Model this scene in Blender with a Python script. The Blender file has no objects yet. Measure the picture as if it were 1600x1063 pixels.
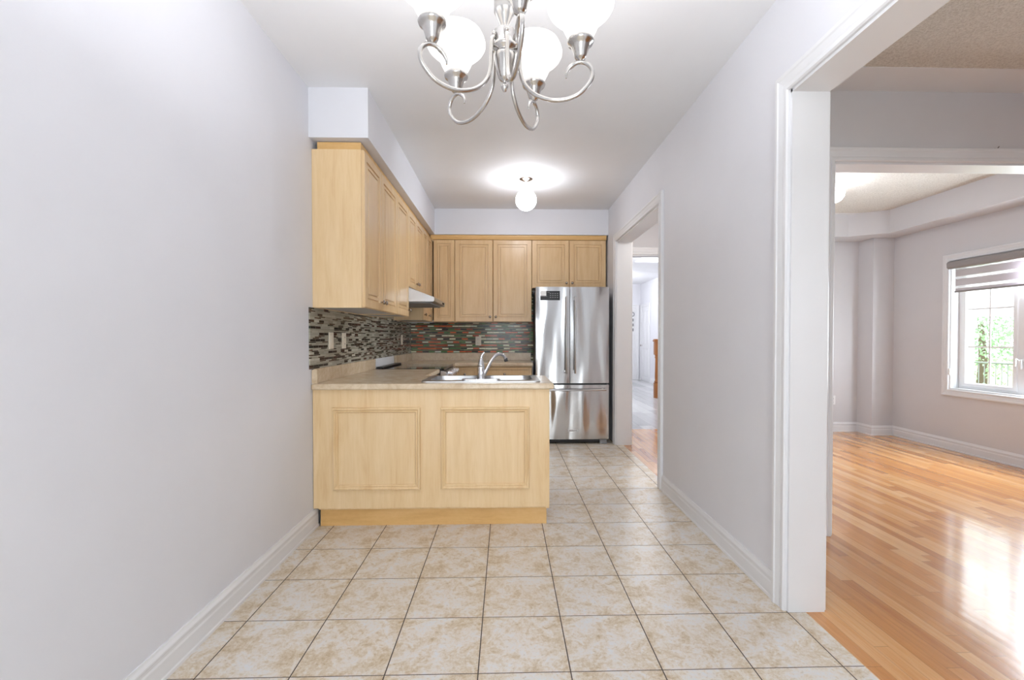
import bpy, math, random
from mathutils import Vector, Matrix
from mathutils.geometry import tessellate_polygon
random.seed(7)
PI = math.pi
C = bpy.context.scene.collection
scene = bpy.context.scene

# ------------------------------------------------------------------ camera, world, lights, exposure
EYE = Vector((0, 0, 1.2))
def camera_axes(pitch, yaw, roll):
    cy, sy, cp, sp = math.cos(yaw), math.sin(yaw), math.cos(pitch), math.sin(pitch)
    f = Vector((sy*cp, cy*cp, -sp)); r = Vector((cy, -sy, 0)); u = r.cross(f)
    cr, sr = math.cos(roll), math.sin(roll)
    return r*cr+u*sr, -r*sr+u*cr, f
cam = bpy.data.cameras.new('camera'); co = bpy.data.objects.new('camera', cam); C.objects.link(co)
r_, u_, f_ = camera_axes(.015707, .026058, -.000451)
m = Matrix((r_, u_, -f_)).transposed().to_4x4(); m.translation = EYE
co.matrix_world = m
cam.sensor_width = 36; cam.lens = 722.81*36/1600
cam.shift_x = -(809.54-800)/1600; cam.shift_y = (539.12-531.5)/1600
cam.clip_start = .02; cam.clip_end = 200
scene.camera = co
scene.view_settings.view_transform = 'Standard'; scene.view_settings.look = 'None'
scene.view_settings.gamma = 1; scene.view_settings.use_curve_mapping = False
scene.view_settings.exposure = 0.15

world = bpy.data.worlds.new('sky'); scene.world = world; world.use_nodes = True
bg = world.node_tree.nodes['Background']
bg.inputs[0].default_value = (.94, .985, 1.05, 1); bg.inputs[1].default_value = 5.0

def area(name, loc, rot, sx, sy, power, col=(1, 1, 1)):
    l = bpy.data.lights.new(name, 'AREA'); l.shape = 'RECTANGLE'; l.size = sx; l.size_y = sy
    l.energy = power; l.color = col
    o = bpy.data.objects.new(name, l); C.objects.link(o); o.location = loc; o.rotation_euler = rot
    return o
def point(name, loc, power, rad, col=(1, 1, 1)):
    l = bpy.data.lights.new(name, 'POINT'); l.energy = power; l.shadow_soft_size = rad; l.color = col
    o = bpy.data.objects.new(name, l); C.objects.link(o); o.location = loc
    return o
# fill lamps added as daylight at the unseen rear door and dining window
area('patio_fill', (0, -1.98, 1.15), (PI/2, 0, 0), 1.2, 2.0, 42, (.97, .99, 1.04))
area('dining_fill', (3.2, -2.02, 1.5), (PI/2, 0, 0), .9, 1.1, 9, (.97, .98, 1))
area('family_room_daylight', (4.93, 3.88, 1.33), (0, PI/2, 0), 1.3, .5, 100, (.9, .975, 1.1))
point('foyer_fill', (2.2, 8.0, 2.45), 50, .15, (1, .98, .97))  # unseen fill added to brighten the foyer, no fixture there
point('foyer_fill', (2.4, 11.4, 2.45), 50, .15, (.95, .97, 1))  # second added foyer fill, also out of view
point('hall_fill', (1.95, 4.8, 2.45), 12, .1, (1, .96, .92))  # fill added for the hall, no lamp hangs here

# ------------------------------------------------------------------ dimensions of the place
L, RW, RW2 = -1.21, 1.23, 1.39        # kitchen side walls, thickness of the right wall
BACK, CEIL, CEIL2 = 5.90, 2.735, 2.68
FX = 4.735                            # window wall of the right-hand rooms
REAR = -1.9

# ------------------------------------------------------------------ node helpers
class NT:
    def __init__(s, name):
        s.m = bpy.data.materials.new(name); s.m.use_nodes = True
        s.t = s.m.node_tree; s.n = s.t.nodes; s.l = s.t.links
        s.b = s.n['Principled BSDF']; s.out = s.n['Material Output']
    def node(s, ty, **kw):
        x = s.n.new(ty)
        for k, v in kw.items(): setattr(x, k, v)
        return x
    def link(s, a, b): s.l.new(a, b)
    def put(s, sock, v):
        if hasattr(v, 'is_linked') or isinstance(v, bpy.types.NodeSocket): s.l.new(v, sock)
        else: sock.default_value = v
    def math(s, op, a, b=0., c=0.):
        x = s.n.new('ShaderNodeMath'); x.operation = op
        s.put(x.inputs[0], a); s.put(x.inputs[1], b); s.put(x.inputs[2], c)
        return x.outputs[0]
    def coords(s, scale=(1, 1, 1)):
        tc = s.n.new('ShaderNodeTexCoord'); mp = s.n.new('ShaderNodeMapping')
        mp.inputs['Scale'].default_value = scale
        s.l.new(tc.outputs['Object'], mp.inputs[0]); return mp.outputs[0]
    def xyz(s):
        sp = s.n.new('ShaderNodeSeparateXYZ'); s.l.new(s.coords(), sp.inputs[0]); return sp.outputs
    def vec(s, x, y, z=0.):
        c = s.n.new('ShaderNodeCombineXYZ'); s.put(c.inputs[0], x); s.put(c.inputs[1], y); s.put(c.inputs[2], z)
        return c.outputs[0]
    def noise(s, v, scale=5, detail=4, rough=.55, dist=0):
        x = s.n.new('ShaderNodeTexNoise'); s.l.new(v, x.inputs['Vector'])
        x.inputs['Scale'].default_value = scale; x.inputs['Detail'].default_value = detail
        x.inputs['Roughness'].default_value = rough; x.inputs['Distortion'].default_value = dist
        return x.outputs['Fac']
    def white(s, v):
        x = s.n.new('ShaderNodeTexWhiteNoise'); x.noise_dimensions = '3D'; s.l.new(v, x.inputs['Vector']); return x.outputs['Value']
    def ramp(s, f, stops, const=False):
        x = s.n.new('ShaderNodeValToRGB'); cr = x.color_ramp
        if const: cr.interpolation = 'CONSTANT'
        while len(cr.elements) < len(stops): cr.elements.new(.5)
        for e, (p, c) in zip(cr.elements, stops):
            e.position = p; e.color = (*c, 1) if len(c) == 3 else c
        s.put(x.inputs[0], f); return x.outputs[0]
    def mix(s, f, a, b):
        x = s.n.new('ShaderNodeMix'); x.data_type = 'RGBA'
        s.put(x.inputs[0], f)
        for i, v in ((6, a), (7, b)):
            if isinstance(v, tuple): x.inputs[i].default_value = (*v[:3], 1)
            else: s.l.new(v, x.inputs[i])
        return x.outputs[2]
    def bump(s, h, strength=.2, dist=.01):
        x = s.n.new('ShaderNodeBump'); x.inputs['Strength'].default_value = strength
        x.inputs['Distance'].default_value = dist; s.l.new(h, x.inputs['Height'])
        s.l.new(x.outputs[0], s.b.inputs['Normal'])
    def set(s, **kw):
        for k, v in kw.items():
            k = k.replace('_', ' ')
            i = s.b.inputs[k]
            if isinstance(v, bpy.types.NodeSocket): s.l.new(v, i)
            elif isinstance(v, tuple) and len(v) == 3: i.default_value = (*v, 1)
            else: i.default_value = v
        return s
def rgb(r, g, b):       # sRGB 0-255 -> linear
    f = lambda c: (c/255/12.92) if c/255 <= .04045 else ((c/255+.055)/1.055)**2.4
    return (f(r), f(g), f(b))

def plain(name, col, rough=.5, metal=0., bump=0, bscale=300, **kw):
    n = NT(name); n.set(Roughness=rough, Metallic=metal, **kw)
    v = n.coords(); f = n.noise(v, 3, 3)
    n.set(Base_Color=n.mix(f, tuple(c*.97 for c in col), tuple(min(1, c*1.03) for c in col)))
    if bump: n.bump(n.noise(v, bscale, 2), bump, .002)
    return n.m
def maple(name, ca, cb, cc, rough=.38, sc=(9, 9, 1.1)):
    n = NT(name); v = n.coords(sc)
    a = n.noise(v, 2.2, 5, .6, .35)
    v2 = n.coords((sc[0]*9, sc[1]*9, sc[2]*2)); g = n.noise(v2, 3, 3, .6)
    f = n.math('ADD', n.math('MULTIPLY', a, .75), n.math('MULTIPLY', g, .25))
    n.set(Base_Color=n.ramp(f, [(.22, cc), (.46, ca), (.74, cb)]), Roughness=rough)
    n.bump(g, .05, .001)
    return n.m
M = {}
M['wall'] = plain('wall_paint', rgb(224, 224, 229), .55, bump=.06, bscale=160)
M['wall_warm'] = plain('greige_paint', rgb(212, 210, 212), .6, bump=.06, bscale=160)
M['ceiling'] = plain('ceiling_paint', rgb(236, 236, 238), .75, bump=.05)
M['trim'] = plain('trim_paint', rgb(229, 229, 231), .35)
M['maple'] = maple('maple_laminate', rgb(228, 197, 150), rgb(238, 211, 170), rgb(214, 172, 122))
M['maple_door'] = maple('maple_door', rgb(219, 185, 138), rgb(229, 199, 156), rgb(206, 166, 119), .3)
M['maple_edge'] = maple('maple_toe', rgb(220, 176, 112), rgb(232, 192, 134), rgb(206, 158, 96), .45, (1.1, 9, 9))
M['maple_groove'] = plain('maple_groove', rgb(176, 128, 76), .5)
M['white_melamine'] = plain('white_melamine', rgb(205, 205, 210), .25)
M['steel'] = None
def popcorn():
    n = NT('popcorn_ceiling'); v = n.coords()
    a = n.noise(v, 120, 3, .7); b = n.noise(v, 45, 2)
    n.set(Base_Color=n.ramp(a, [(.35, rgb(205, 198, 188)), (.6, rgb(232, 227, 219))]), Roughness=.9)
    n.bump(n.math('ADD', a, b), .6, .012); return n.m
M['popcorn'] = popcorn()
def floor_tile():
    n = NT('ceramic_floor_tile'); o = n.xyz(); T = .3321
    u = n.math('DIVIDE', n.math('ADD', o[0], .101), T); w = n.math('DIVIDE', n.math('SUBTRACT', o[1], 3.297), T)
    iu, iw = n.math('FLOOR', u), n.math('FLOOR', w)
    fu, fw = n.math('FRACT', n.math('ADD', u, 50)), n.math('FRACT', n.math('ADD', w, 50))
    r = n.white(n.vec(iu, iw, 1.3))
    off = n.math('MULTIPLY', n.math('FLOOR', n.math('MULTIPLY', r, 5)), 7.3)
    # noise in tile-local coordinates with one of five prints
    v = n.vec(n.math('MULTIPLY', fu, .33), n.math('MULTIPLY', fw, .33), off)
    a = n.noise(v, 8.5, 6, .75, .6); b = n.noise(v, 70, 4, .8); c = n.noise(v, 26, 6, .78, 1.0)
    edge = n.math('ABSOLUTE', n.math('SUBTRACT', fu, .5))
    f = n.math('ADD', n.math('ADD', n.math('MULTIPLY', a, .50), n.math('MULTIPLY', c, .36)), n.math('ADD', n.math('MULTIPLY', b, .22), n.math('MULTIPLY', n.math('MULTIPLY', edge, edge), .16)))
    col = n.ramp(f, [(.44, rgb(220, 221, 222)), (.52, rgb(224, 216, 206)), (.588, rgb(211, 195, 171)), (.67, rgb(188, 164, 130)), (.80, rgb(160, 134, 100))])
    col = n.mix(n.math('MULTIPLY', n.math('GREATER_THAN', b, .62), .35), col, rgb(160, 150, 140))
    g = .0065
    m1 = n.math('MAXIMUM', n.math('LESS_THAN', fu, g), n.math('GREATER_THAN', fu, 1-g))
    m2 = n.math('MAXIMUM', n.math('LESS_THAN', fw, g*.8), n.math('GREATER_THAN', fw, 1-g*.8))
    grout = n.math('MAXIMUM', m1, m2)
    n.set(Base_Color=n.mix(grout, col, rgb(78, 68, 62)), Roughness=n.math('ADD', .36, n.math('MULTIPLY', grout, .5)))
    n.bump(n.math('ADD', n.math('MULTIPLY', grout, -1.0), n.math('MULTIPLY', b, .12)), .35, .003)
    return n.m
M['tile'] = floor_tile()
def planks(name, along, stops, width=.057, length=.8, rough=.22, gap=True, coat=.55, bumpk=.06):
    n = NT(name); o = n.xyz()
    a, b = (o[1], o[0]) if along == 'y' else (o[0], o[1])
    rr = n.math('DIVIDE', b, width); row = n.math('FLOOR', rr); fr = n.math('FRACT', n.math('ADD', rr, 200))
    sh = n.white(n.vec(row, 3.1, .5)); q = n.math('ADD', n.math('DIVIDE', a, length), n.math('MULTIPLY', sh, 5))
    pid = n.math('FLOOR', q); fq = n.math('FRACT', n.math('ADD', q, 50))
    rnd = n.white(n.vec(row, pid, 2.7))
    g1 = n.noise(n.vec(n.math('MULTIPLY', b, 60), n.math('MULTIPLY', a, 3), n.math('MULTIPLY', rnd, 30)), 1.2, 5, .65, .6)
    f = n.math('ADD', n.math('MULTIPLY', rnd, .5), n.math('MULTIPLY', g1, .5))
    col = n.ramp(f, stops)
    e = n.math('MAXIMUM', n.math('LESS_THAN', fr, .025), n.math('LESS_THAN', fq, .003))
    col = n.mix(n.math('MULTIPLY', e, .55), col, tuple(c*.3 for c in stops[0][1]))
    n.set(Base_Color=col, Roughness=rough, Coat_Weight=coat, Coat_Roughness=.07, Coat_IOR=1.8)
    cup = n.math('MULTIPLY', n.math('ABSOLUTE', n.math('SUBTRACT', fr, .5)), -1.)
    n.bump(n.math('ADD', n.math('ADD', cup, n.math('MULTIPLY', g1, .35)), n.math('MULTIPLY', rnd, .2)), bumpk, .003)
    s_ = [x for x in n.n if x.type == 'BUMP'][0]
    n.l.new(s_.outputs[0], n.b.inputs['Coat Normal'])
    return n.m
M['oak'] = planks('oak_strip_floor', 'y', [(.2, rgb(180, 112, 50)), (.45, rgb(210, 144, 76)), (.62, rgb(223, 163, 98)), (.85, rgb(236, 188, 132))])
M['grey_floor'] = planks('grey_plank_floor', 'y', [(.2, rgb(160, 160, 163)), (.5, rgb(188, 188, 190)), (.8, rgb(208, 208, 210))], .18, 1.2, .25, coat=.3, bumpk=.04)
def laminate():
    n = NT('beige_laminate'); v = n.coords((1, 1, 1))
    a = n.noise(v, 6, 6, .7, 1.2); b = n.noise(v, 40, 4, .7)
    f = n.math('ADD', n.math('MULTIPLY', a, .7), n.math('MULTIPLY', b, .3))
    n.set(Base_Color=n.ramp(f, [(.35, rgb(196, 170, 138)), (.5, rgb(214, 193, 163)), (.65, rgb(228, 211, 186))]), Roughness=.22)
    return n.m
M['laminate'] = laminate()
def mosaic(name, along, thick, thin, grout):
    n = NT(name); o = n.xyz(); a = o[1] if along == 'y' else o[0]
    z = o[2]; P = .0405; TH = .0165; TN = .008
    p = n.math('FLOOR', n.math('DIVIDE', z, P)); f = n.math('SUBTRACT', z, n.math('MULTIPLY', p, P))
    ist = n.math('LESS_THAN', f, TH)
    ti = n.math('DIVIDE', n.math('SUBTRACT', f, TH), TN); tn = n.math('FLOOR', ti)
    notk = n.math('SUBTRACT', 1., ist)
    row = n.math('ADD', n.math('MULTIPLY', p, 4.), n.math('MULTIPLY', notk, n.math('ADD', tn, 1.)))
    wid = n.math('ADD', .078, n.math('MULTIPLY', notk, .022))
    u = n.math('ADD', n.math('DIVIDE', a, wid), n.math('MULTIPLY', n.white(n.vec(row, 1.1, .2)), 7.))
    iu = n.math('FLOOR', u); fu = n.math('FRACT', n.math('ADD', u, 100))
    rnd = n.white(n.vec(iu, row, 4.4))
    c = n.mix(ist, n.ramp(rnd, thin, True), n.ramp(rnd, thick, True))
    vfrac = n.math('ADD', n.math('MULTIPLY', ist, n.math('DIVIDE', f, TH)), n.math('MULTIPLY', notk, n.math('FRACT', ti)))
    vm = n.math('LESS_THAN', vfrac, n.math('ADD', .18, n.math('MULTIPLY', ist, -.08)))
    hm = n.math('LESS_THAN', fu, .03)
    g = n.math('MAXIMUM', vm, hm)
    n.set(Base_Color=n.mix(g, c, grout), Roughness=n.math('ADD', .14, n.math('MULTIPLY', g, .6)), Specular_IOR_Level=.3)
    n.bump(n.math('MULTIPLY', g, -1.), .3, .0015)
    return n.m
M['mosaic_left'] = mosaic('glass_mosaic_reflection_tint', 'y',  # same tiles as the back wall, glancing reflection painted in as grey
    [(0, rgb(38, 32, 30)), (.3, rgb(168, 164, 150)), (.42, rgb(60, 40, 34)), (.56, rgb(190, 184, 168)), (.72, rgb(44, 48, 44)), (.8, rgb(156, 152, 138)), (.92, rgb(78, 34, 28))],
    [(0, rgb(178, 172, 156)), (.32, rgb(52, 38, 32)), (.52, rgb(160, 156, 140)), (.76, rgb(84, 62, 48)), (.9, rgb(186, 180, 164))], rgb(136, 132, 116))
M['mosaic_back'] = mosaic('coloured_glass_mosaic', 'x',
    [(0, rgb(230, 106, 58)), (.22, rgb(250, 246, 216)), (.44, rgb(30, 28, 26)), (.57, rgb(76, 122, 66)), (.68, rgb(214, 222, 202)), (.78, rgb(186, 74, 38)), (.9, rgb(38, 52, 48))],
    [(0, rgb(112, 86, 64)), (.3, rgb(96, 118, 72)), (.5, rgb(150, 126, 98)), (.7, rgb(66, 58, 46)), (.85, rgb(140, 156, 112))], rgb(104, 92, 74))
def brushed(name, col, rough, warp=0.):
    n = NT(name); v = n.coords((1, 1, 1))
    g = n.noise(n.coords((1.5, 1.5, 240)), 3, 2, .5)
    n.set(Base_Color=n.mix(g, tuple(c*.93 for c in col), col), Metallic=1., Roughness=rough, Anisotropic=.3)
    if warp:
        w = n.noise(n.coords((6.5, 1, 1.0)), 1.0, 0, .4, .4)
        n.bump(w, warp, .045)
    return n.m
M['steel'] = brushed('stainless_steel', (.60, .60, .605), .17, .6)
M['steel_plain'] = brushed('satin_steel', (.54, .54, .55), .3)
M['nickel'] = plain('brushed_nickel', (.56, .535, .51), .22, 1.)
M['chrome'] = plain('chrome', (.74, .75, .78), .12, 1.)
M['knob'] = plain('dark_nickel', (.36, .31, .27), .25, 1.)
M['black'] = plain('black_plastic', (.012, .012, .014), .3)
M['black_glass'] = plain('black_glass', (.01, .01, .012), .06)
M['dark_grey'] = plain('graphite_side', (.05, .05, .055), .4)
M['grey_plastic'] = plain('grey_plastic', (.25, .25, .26), .5)
M['ivory'] = plain('ivory_plastic', rgb(232, 222, 205), .35)
M['white_plastic'] = plain('white_plastic', rgb(238, 238, 238), .35)
M['vinyl'] = plain('white_vinyl', rgb(240, 241, 243), .35)
M['slot'] = plain('slot_shadow', (.02, .02, .02), .6)
M['newel'] = maple('oak_newel', rgb(150, 92, 42), rgb(168, 108, 54), rgb(122, 72, 32), .4)
M['bark'] = plain('bark', rgb(110, 92, 76), .9)
M['grass'] = plain('lawn', rgb(150, 165, 110), .95)
M['siding'] = plain('white_siding', rgb(235, 236, 238), .6)
M['iron'] = plain('painted_iron', rgb(120, 125, 120), .5)
M['leaf'] = plain('tree_leaf', rgb(158, 190, 152), .7)
def blindcloth():
    n = NT('zebra_blind_cloth'); o = n.xyz()
    f = n.math('FRACT', n.math('DIVIDE', n.math('SUBTRACT', o[2], 1.712), .098))
    band = n.math('LESS_THAN', f, .27)
    n.set(Base_Color=rgb(204, 198, 200), Roughness=.8)
    tr = n.node('ShaderNodeBsdfTranslucent'); tr.inputs[0].default_value = (*rgb(214, 208, 212), 1)
    tp = n.node('ShaderNodeBsdfTransparent')
    m1 = n.node('ShaderNodeMixShader'); m1.inputs[0].default_value = .3
    n.l.new(n.b.outputs[0], m1.inputs[1]); n.l.new(tr.outputs[0], m1.inputs[2])
    m2 = n.node('ShaderNodeMixShader'); n.l.new(n.math('MULTIPLY', band, .6), m2.inputs[0])
    n.l.new(m1.outputs[0], m2.inputs[1]); n.l.new(tp.outputs[0], m2.inputs[2])
    n.l.new(m2.outputs[0], n.out.inputs[0]); return n.m
M['blind'] = blindcloth()
M['cassette'] = plain('blind_cassette', rgb(150, 145, 144), .5)
def glass():
    n = NT('window_glass'); tp = n.node('ShaderNodeBsdfTransparent'); gl = n.node('ShaderNodeBsdfGlossy')
    gl.inputs['Roughness'].default_value = .02; m = n.node('ShaderNodeMixShader'); m.inputs[0].default_value = .06
    tp.inputs[0].default_value = (.97, .99, .98, 1)
    n.l.new(tp.outputs[0], m.inputs[1]); n.l.new(gl.outputs[0], m.inputs[2]); n.l.new(m.outputs[0], n.out.inputs[0]); return n.m
M['glass'] = glass()
def lit(name, col, strength, veins=False):
    n = NT(name); n.set(Base_Color=(.85, .85, .85), Roughness=.3, Emission_Strength=strength)
    if veins:
        f = n.noise(n.coords(), 14, 6, .7, 1.5)
        n.set(Emission_Color=n.ramp(f, [(.35, tuple(c*.72 for c in col)), (.6, col)]))
    else: n.set(Emission_Color=col)
    return n.m
M['shade_glass'] = lit('alabaster_glass', (1, .985, .965), .95, True)
M['globe'] = lit('opal_globe', (.96, .99, 1.06), 27)

# ------------------------------------------------------------------ mesh helpers
class MB:
    def __init__(s): s.v = []; s.f = []; s.sm = []
    def add(s, vs, fs, smooth=False):
        o = len(s.v); s.v += [tuple(x) for x in vs]
        s.f += [tuple(i+o for i in f) for f in fs]; s.sm += [smooth]*len(fs); return s
    def box(s, x0, x1, y0, y1, z0, z1):
        vs = [(x, y, z) for z in (z0, z1) for y in (y0, y1) for x in (x0, x1)]
        return s.add(vs, [(0, 2, 3, 1), (4, 5, 7, 6), (0, 1, 5, 4), (2, 6, 7, 3), (0, 4, 6, 2), (1, 3, 7, 5)])
    def lathe(s, prof, c=(0, 0, 0), n=28, axis='z', cap=True):
        vs = []; fs = []; k = len(prof)
        for i in range(n):
            a = 2*PI*i/n
            for r, h in prof:
                p = (r*math.cos(a), r*math.sin(a), h)
                if axis == 'x': p = (h, r*math.cos(a), r*math.sin(a))
                if axis == '-y': p = (r*math.cos(a), -h, r*math.sin(a))
                vs.append((c[0]+p[0], c[1]+p[1], c[2]+p[2]))
        for i in range(n):
            j = (i+1) % n
            for q in range(k-1): fs.append((i*k+q, j*k+q, j*k+q+1, i*k+q+1))
        s.add(vs, fs, True)
        if cap:
            o = len(s.v)-len(vs)
            for q in (0, k-1):
                if prof[q][0] > 1e-4: s.f.append(tuple(o+i*k+q for i in range(n))); s.sm.append(False)
        return s
    def tube(s, pts, r, n=12, cap=True):
        pts = [Vector(p) for p in pts]; rs = r if isinstance(r, (list, tuple)) else [r]*len(pts)
        vs = []; fs = []; up = None
        for i, p in enumerate(pts):
            d = (pts[min(i+1, len(pts)-1)]-pts[max(i-1, 0)]).normalized()
            if up is None:
                up = Vector((0, 0, 1)) if abs(d.z) < .9 else Vector((1, 0, 0))
            a = (up-d*up.dot(d)).normalized(); b = d.cross(a); up = a
            for k in range(n):
                t = 2*PI*k/n; vs.append(p+(a*math.cos(t)+b*math.sin(t))*rs[i])
        for i in range(len(pts)-1):
            for k in range(n):
                kk = (k+1) % n; fs.append((i*n+k, i*n+kk, (i+1)*n+kk, (i+1)*n+k))
        s.add(vs, fs, True)
        if cap:
            o = len(s.v)-len(vs)
            s.f.append(tuple(o+k for k in range(n))); s.sm.append(False)
            s.f.append(tuple(o+(len(pts)-1)*n+k for k in range(n))); s.sm.append(False)
        return s
    def panel(s, x0, x1, z0, z1, y, prof, back=0.):
        """rectangular stepped panel facing -y; prof = [(inset, out)]; closes with the innermost field"""
        vs = []; fs = []
        rings = [(0, back)]+prof
        for ins, out in rings:
            vs += [(x0+ins, y-out, z0+ins), (x1-ins, y-out, z0+ins), (x1-ins, y-out, z1-ins), (x0+ins, y-out, z1-ins)]
        for i in range(len(rings)-1):
            for k in range(4):
                kk = (k+1) % 4; fs.append((i*4+k, i*4+kk, (i+1)*4+kk, (i+1)*4+k))
        q = (len(rings)-1)*4; fs.append((q, q+1, q+2, q+3)); fs.append((3, 2, 1, 0))
        return s.add(vs, fs)
    def sweep(s, path, prof, nrm, closed=False, smooth=False):
        """prof=[(lateral, out)] swept along path, mitred; lateral = nrm x direction"""
        P = [Vector(p) for p in path]; N = Vector(nrm); n = len(P); vs = []; fs = []; k = len(prof)
        for i in range(n):
            ds = []
            if i > 0 or closed: ds.append((P[i]-P[i-1]).normalized())
            if i < n-1 or closed: ds.append((P[(i+1) % n]-P[i]).normalized())
            ls = [N.cross(d) for d in ds]
            m_ = ls[0] if len(ls) == 1 else (ls[0]+ls[1])/(1+ls[0].dot(ls[1]))
            for a, b in prof: vs.append(P[i]+m_*a+N*b)
        for i in range(n if closed else n-1):
            j = (i+1) % n
            for q in range(k):
                qq = (q+1) % k; fs.append((i*k+q, j*k+q, j*k+qq, i*k+qq))
        if not closed: fs.append(tuple(range(k))); fs.append(tuple((n-1)*k+q for q in reversed(range(k))))
        return s.add(vs, fs, smooth)
    def slab(s, outer, holes, z0, z1):
        loops = [outer]+holes
        tri = tessellate_polygon([[Vector((x, y, 0)) for x, y in lp] for lp in loops])
        flat = [p for lp in loops for p in lp]; n = len(flat)
        vs = [(x, y, z1) for x, y in flat]+[(x, y, z0) for x, y in flat]
        fs = []
        for t in tri:
            a, b, c = (Vector((*flat[i], 0)) for i in t)
            if (b-a).cross(c-a).z < 0: t = (t[0], t[2], t[1])
            fs.append(tuple(t)); fs.append(tuple(i+n for i in reversed(t)))
        o = 0
        for lp in loops:
            k = len(lp)
            for i in range(k):
                j = (i+1) % k; fs.append((o+i, o+j, n+o+j, n+o+i))
            o += k
        return s.add(vs, fs)
    def build(s, name, mat, parent=None, bevel=0., label=None, seg=2):
        me = bpy.data.meshes.new(name); me.from_pydata(s.v, [], s.f); me.validate()
        if len(me.polygons) == len(s.sm): me.polygons.foreach_set('use_smooth', s.sm)
        import bmesh
        bm = bmesh.new(); bm.from_mesh(me); bmesh.ops.recalc_face_normals(bm, faces=bm.faces); bm.to_mesh(me); bm.free()
        me.materials.append(M[mat] if isinstance(mat, str) else mat)
        o = bpy.data.objects.new(name, me); C.objects.link(o)
        if parent: o.parent = parent
        if bevel:
            b = o.modifiers.new('bevel', 'BEVEL'); b.width = bevel; b.segments = seg; b.limit_method = 'ANGLE'; b.angle_limit = .6
        if label: o['label'] = label
        return o
def tag(o, label, cat, group=None):
    o['label'] = label; o['category'] = cat
    if group: o['group'] = group
    return o
def struct(o): o['kind'] = 'structure'; return o
def thing(name, label, cat, loc=(0, 0, 0), rz=0, group=None):
    o = bpy.data.objects.new(name, None); C.objects.link(o); o.location = loc; o.rotation_euler = (0, 0, rz)
    o.empty_display_size = .1
    return tag(o, label, cat, group)
def copy_tree(o, parent=None):
    kids = [k for k in bpy.data.objects if k.parent == o]
    c = o.copy(); C.objects.link(c); c.parent = parent
    for k in kids: copy_tree(k, c)
    return c
def rrect(x0, x1, y0, y1, r, n=6):
    pts = []
    for cx, cy, a0 in ((x1-r, y0+r, -PI/2), (x1-r, y1-r, 0), (x0+r, y1-r, PI/2), (x0+r, y0+r, PI)):
        for i in range(n+1):
            a = a0+PI/2*i/n; pts.append((cx+r*math.cos(a), cy+r*math.sin(a)))
    return pts
def smooth_path(pts, sub=6):
    P = [Vector(p) for p in pts]; out = []
    for i in range(len(P)-1):
        p0 = P[max(i-1, 0)]; p1 = P[i]; p2 = P[i+1]; p3 = P[min(i+2, len(P)-1)]
        for k in range(sub):
            t = k/sub
            out.append(.5*((2*p1)+(p2-p0)*t+(2*p0-5*p1+4*p2-p3)*t*t+(3*p1-p0-3*p2+p3)*t**3))
    out.append(P[-1]); return out

# ------------------------------------------------------------------ room shell
def wallbox(name, mat, *boxes):
    b = MB()
    for q in boxes: b.box(*q)
    return struct(b.build(name, mat))
wallbox('floor', 'tile', (L-.1, 1.307, REAR-.1, BACK+.1, -.1, 0))
struct(MB().box(1.307, FX+.1, REAR-.1, 6.0, -.1, 0).build('floor_hardwood', 'oak'))
struct(MB().box(1.2, 4.2, 6.0, 13.4, -.1, 0).build('floor_foyer', 'grey_floor'))
wallbox('ceiling', 'ceiling', (L-.1, RW2-.01, REAR-.1, BACK+.1, CEIL, CEIL+.15))
b = MB().box(RW2-.01, FX+.1, REAR-.1, 2.50, CEIL2, CEIL2+.2).box(RW2-.01, FX+.1, 2.98, 5.42, CEIL2, CEIL2+.2)
struct(b.build('ceiling_popcorn', 'popcorn'))
b = MB().box(RW2-.01, FX+.1, 2.50, 2.98, CEIL2-.003, CEIL2+.2).box(RW2-.01, FX+.1, 5.42, 6.05, CEIL2-.003, CEIL2+.2)
struct(b.build('ceiling_border', 'ceiling'))
# foyer ceiling with the skylight well
SK = (2.58, 3.55, 7.7, 9.28)
b = MB().slab([(1.2, 6.05), (4.2, 6.05), (4.2, 13.4), (1.2, 13.4)], [rrect(*SK, .06)], 2.72, 2.9)
struct(b.build('ceiling_foyer', 'ceiling'))
sk = struct(MB().slab(rrect(SK[0]-.1, SK[1]+.1, SK[2]-.1, SK[3]+.1, .05), [rrect(*SK, .06)], 2.9, 3.05).build('window_2', 'trim'))
MB().box(SK[0]-.05, SK[1]+.05, SK[2]-.05, SK[3]+.05, 3.052, 3.06).build('skylight_pane', 'glass', sk)
wallbox('wall_left', 'wall', (L-.12, L, REAR-.1, BACK+.12, 0, CEIL))
wallbox('wall_back', 'wall', (L, RW2, BACK, BACK+.15, 0, CEIL))
H1 = 2.268
wallbox('wall_right', 'wall', (RW, RW2, REAR-.1, .3, 0, CEIL), (RW, RW2, .3, 1.98, H1, CEIL), (RW, RW2, 1.98, 3.67, 0, CEIL),
        (RW, RW2, 3.67, 5.12, H1, CEIL), (RW, RW2, 5.12, BACK, 0, CEIL))
wallbox('wall_rear', 'wall', (L, -.6, REAR-.1, REAR, 0, CEIL), (.6, RW, REAR-.1, REAR, 0, CEIL), (-.6, .6, REAR-.1, REAR, 2.15, CEIL))
# unseen glazed door added behind the camera, its opening sized for daylight
d = struct(MB().box(-.6, -.54, REAR-.09, REAR-.02, 0, 2.15).box(.54, .6, REAR-.09, REAR-.02, 0, 2.15).box(-.6, .6, REAR-.09, REAR-.02, 2.08, 2.15)
           .box(-.6, .6, REAR-.09, REAR-.02, 0, .1).box(-.045, .045, REAR-.08, REAR-.03, .1, 2.08).build('door_added', 'vinyl'))
MB().box(-.54, .54, REAR-.06, REAR-.054, .1, 2.08).build('door_pane', 'glass', d)
# soffit above the cabinets: along the left wall and the back wall
wallbox('wall_soffit', 'wall', (L, -.847, 2.888, BACK, 2.43, CEIL), (-.847, RW, 5.545, BACK, 2.43, CEIL))
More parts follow.
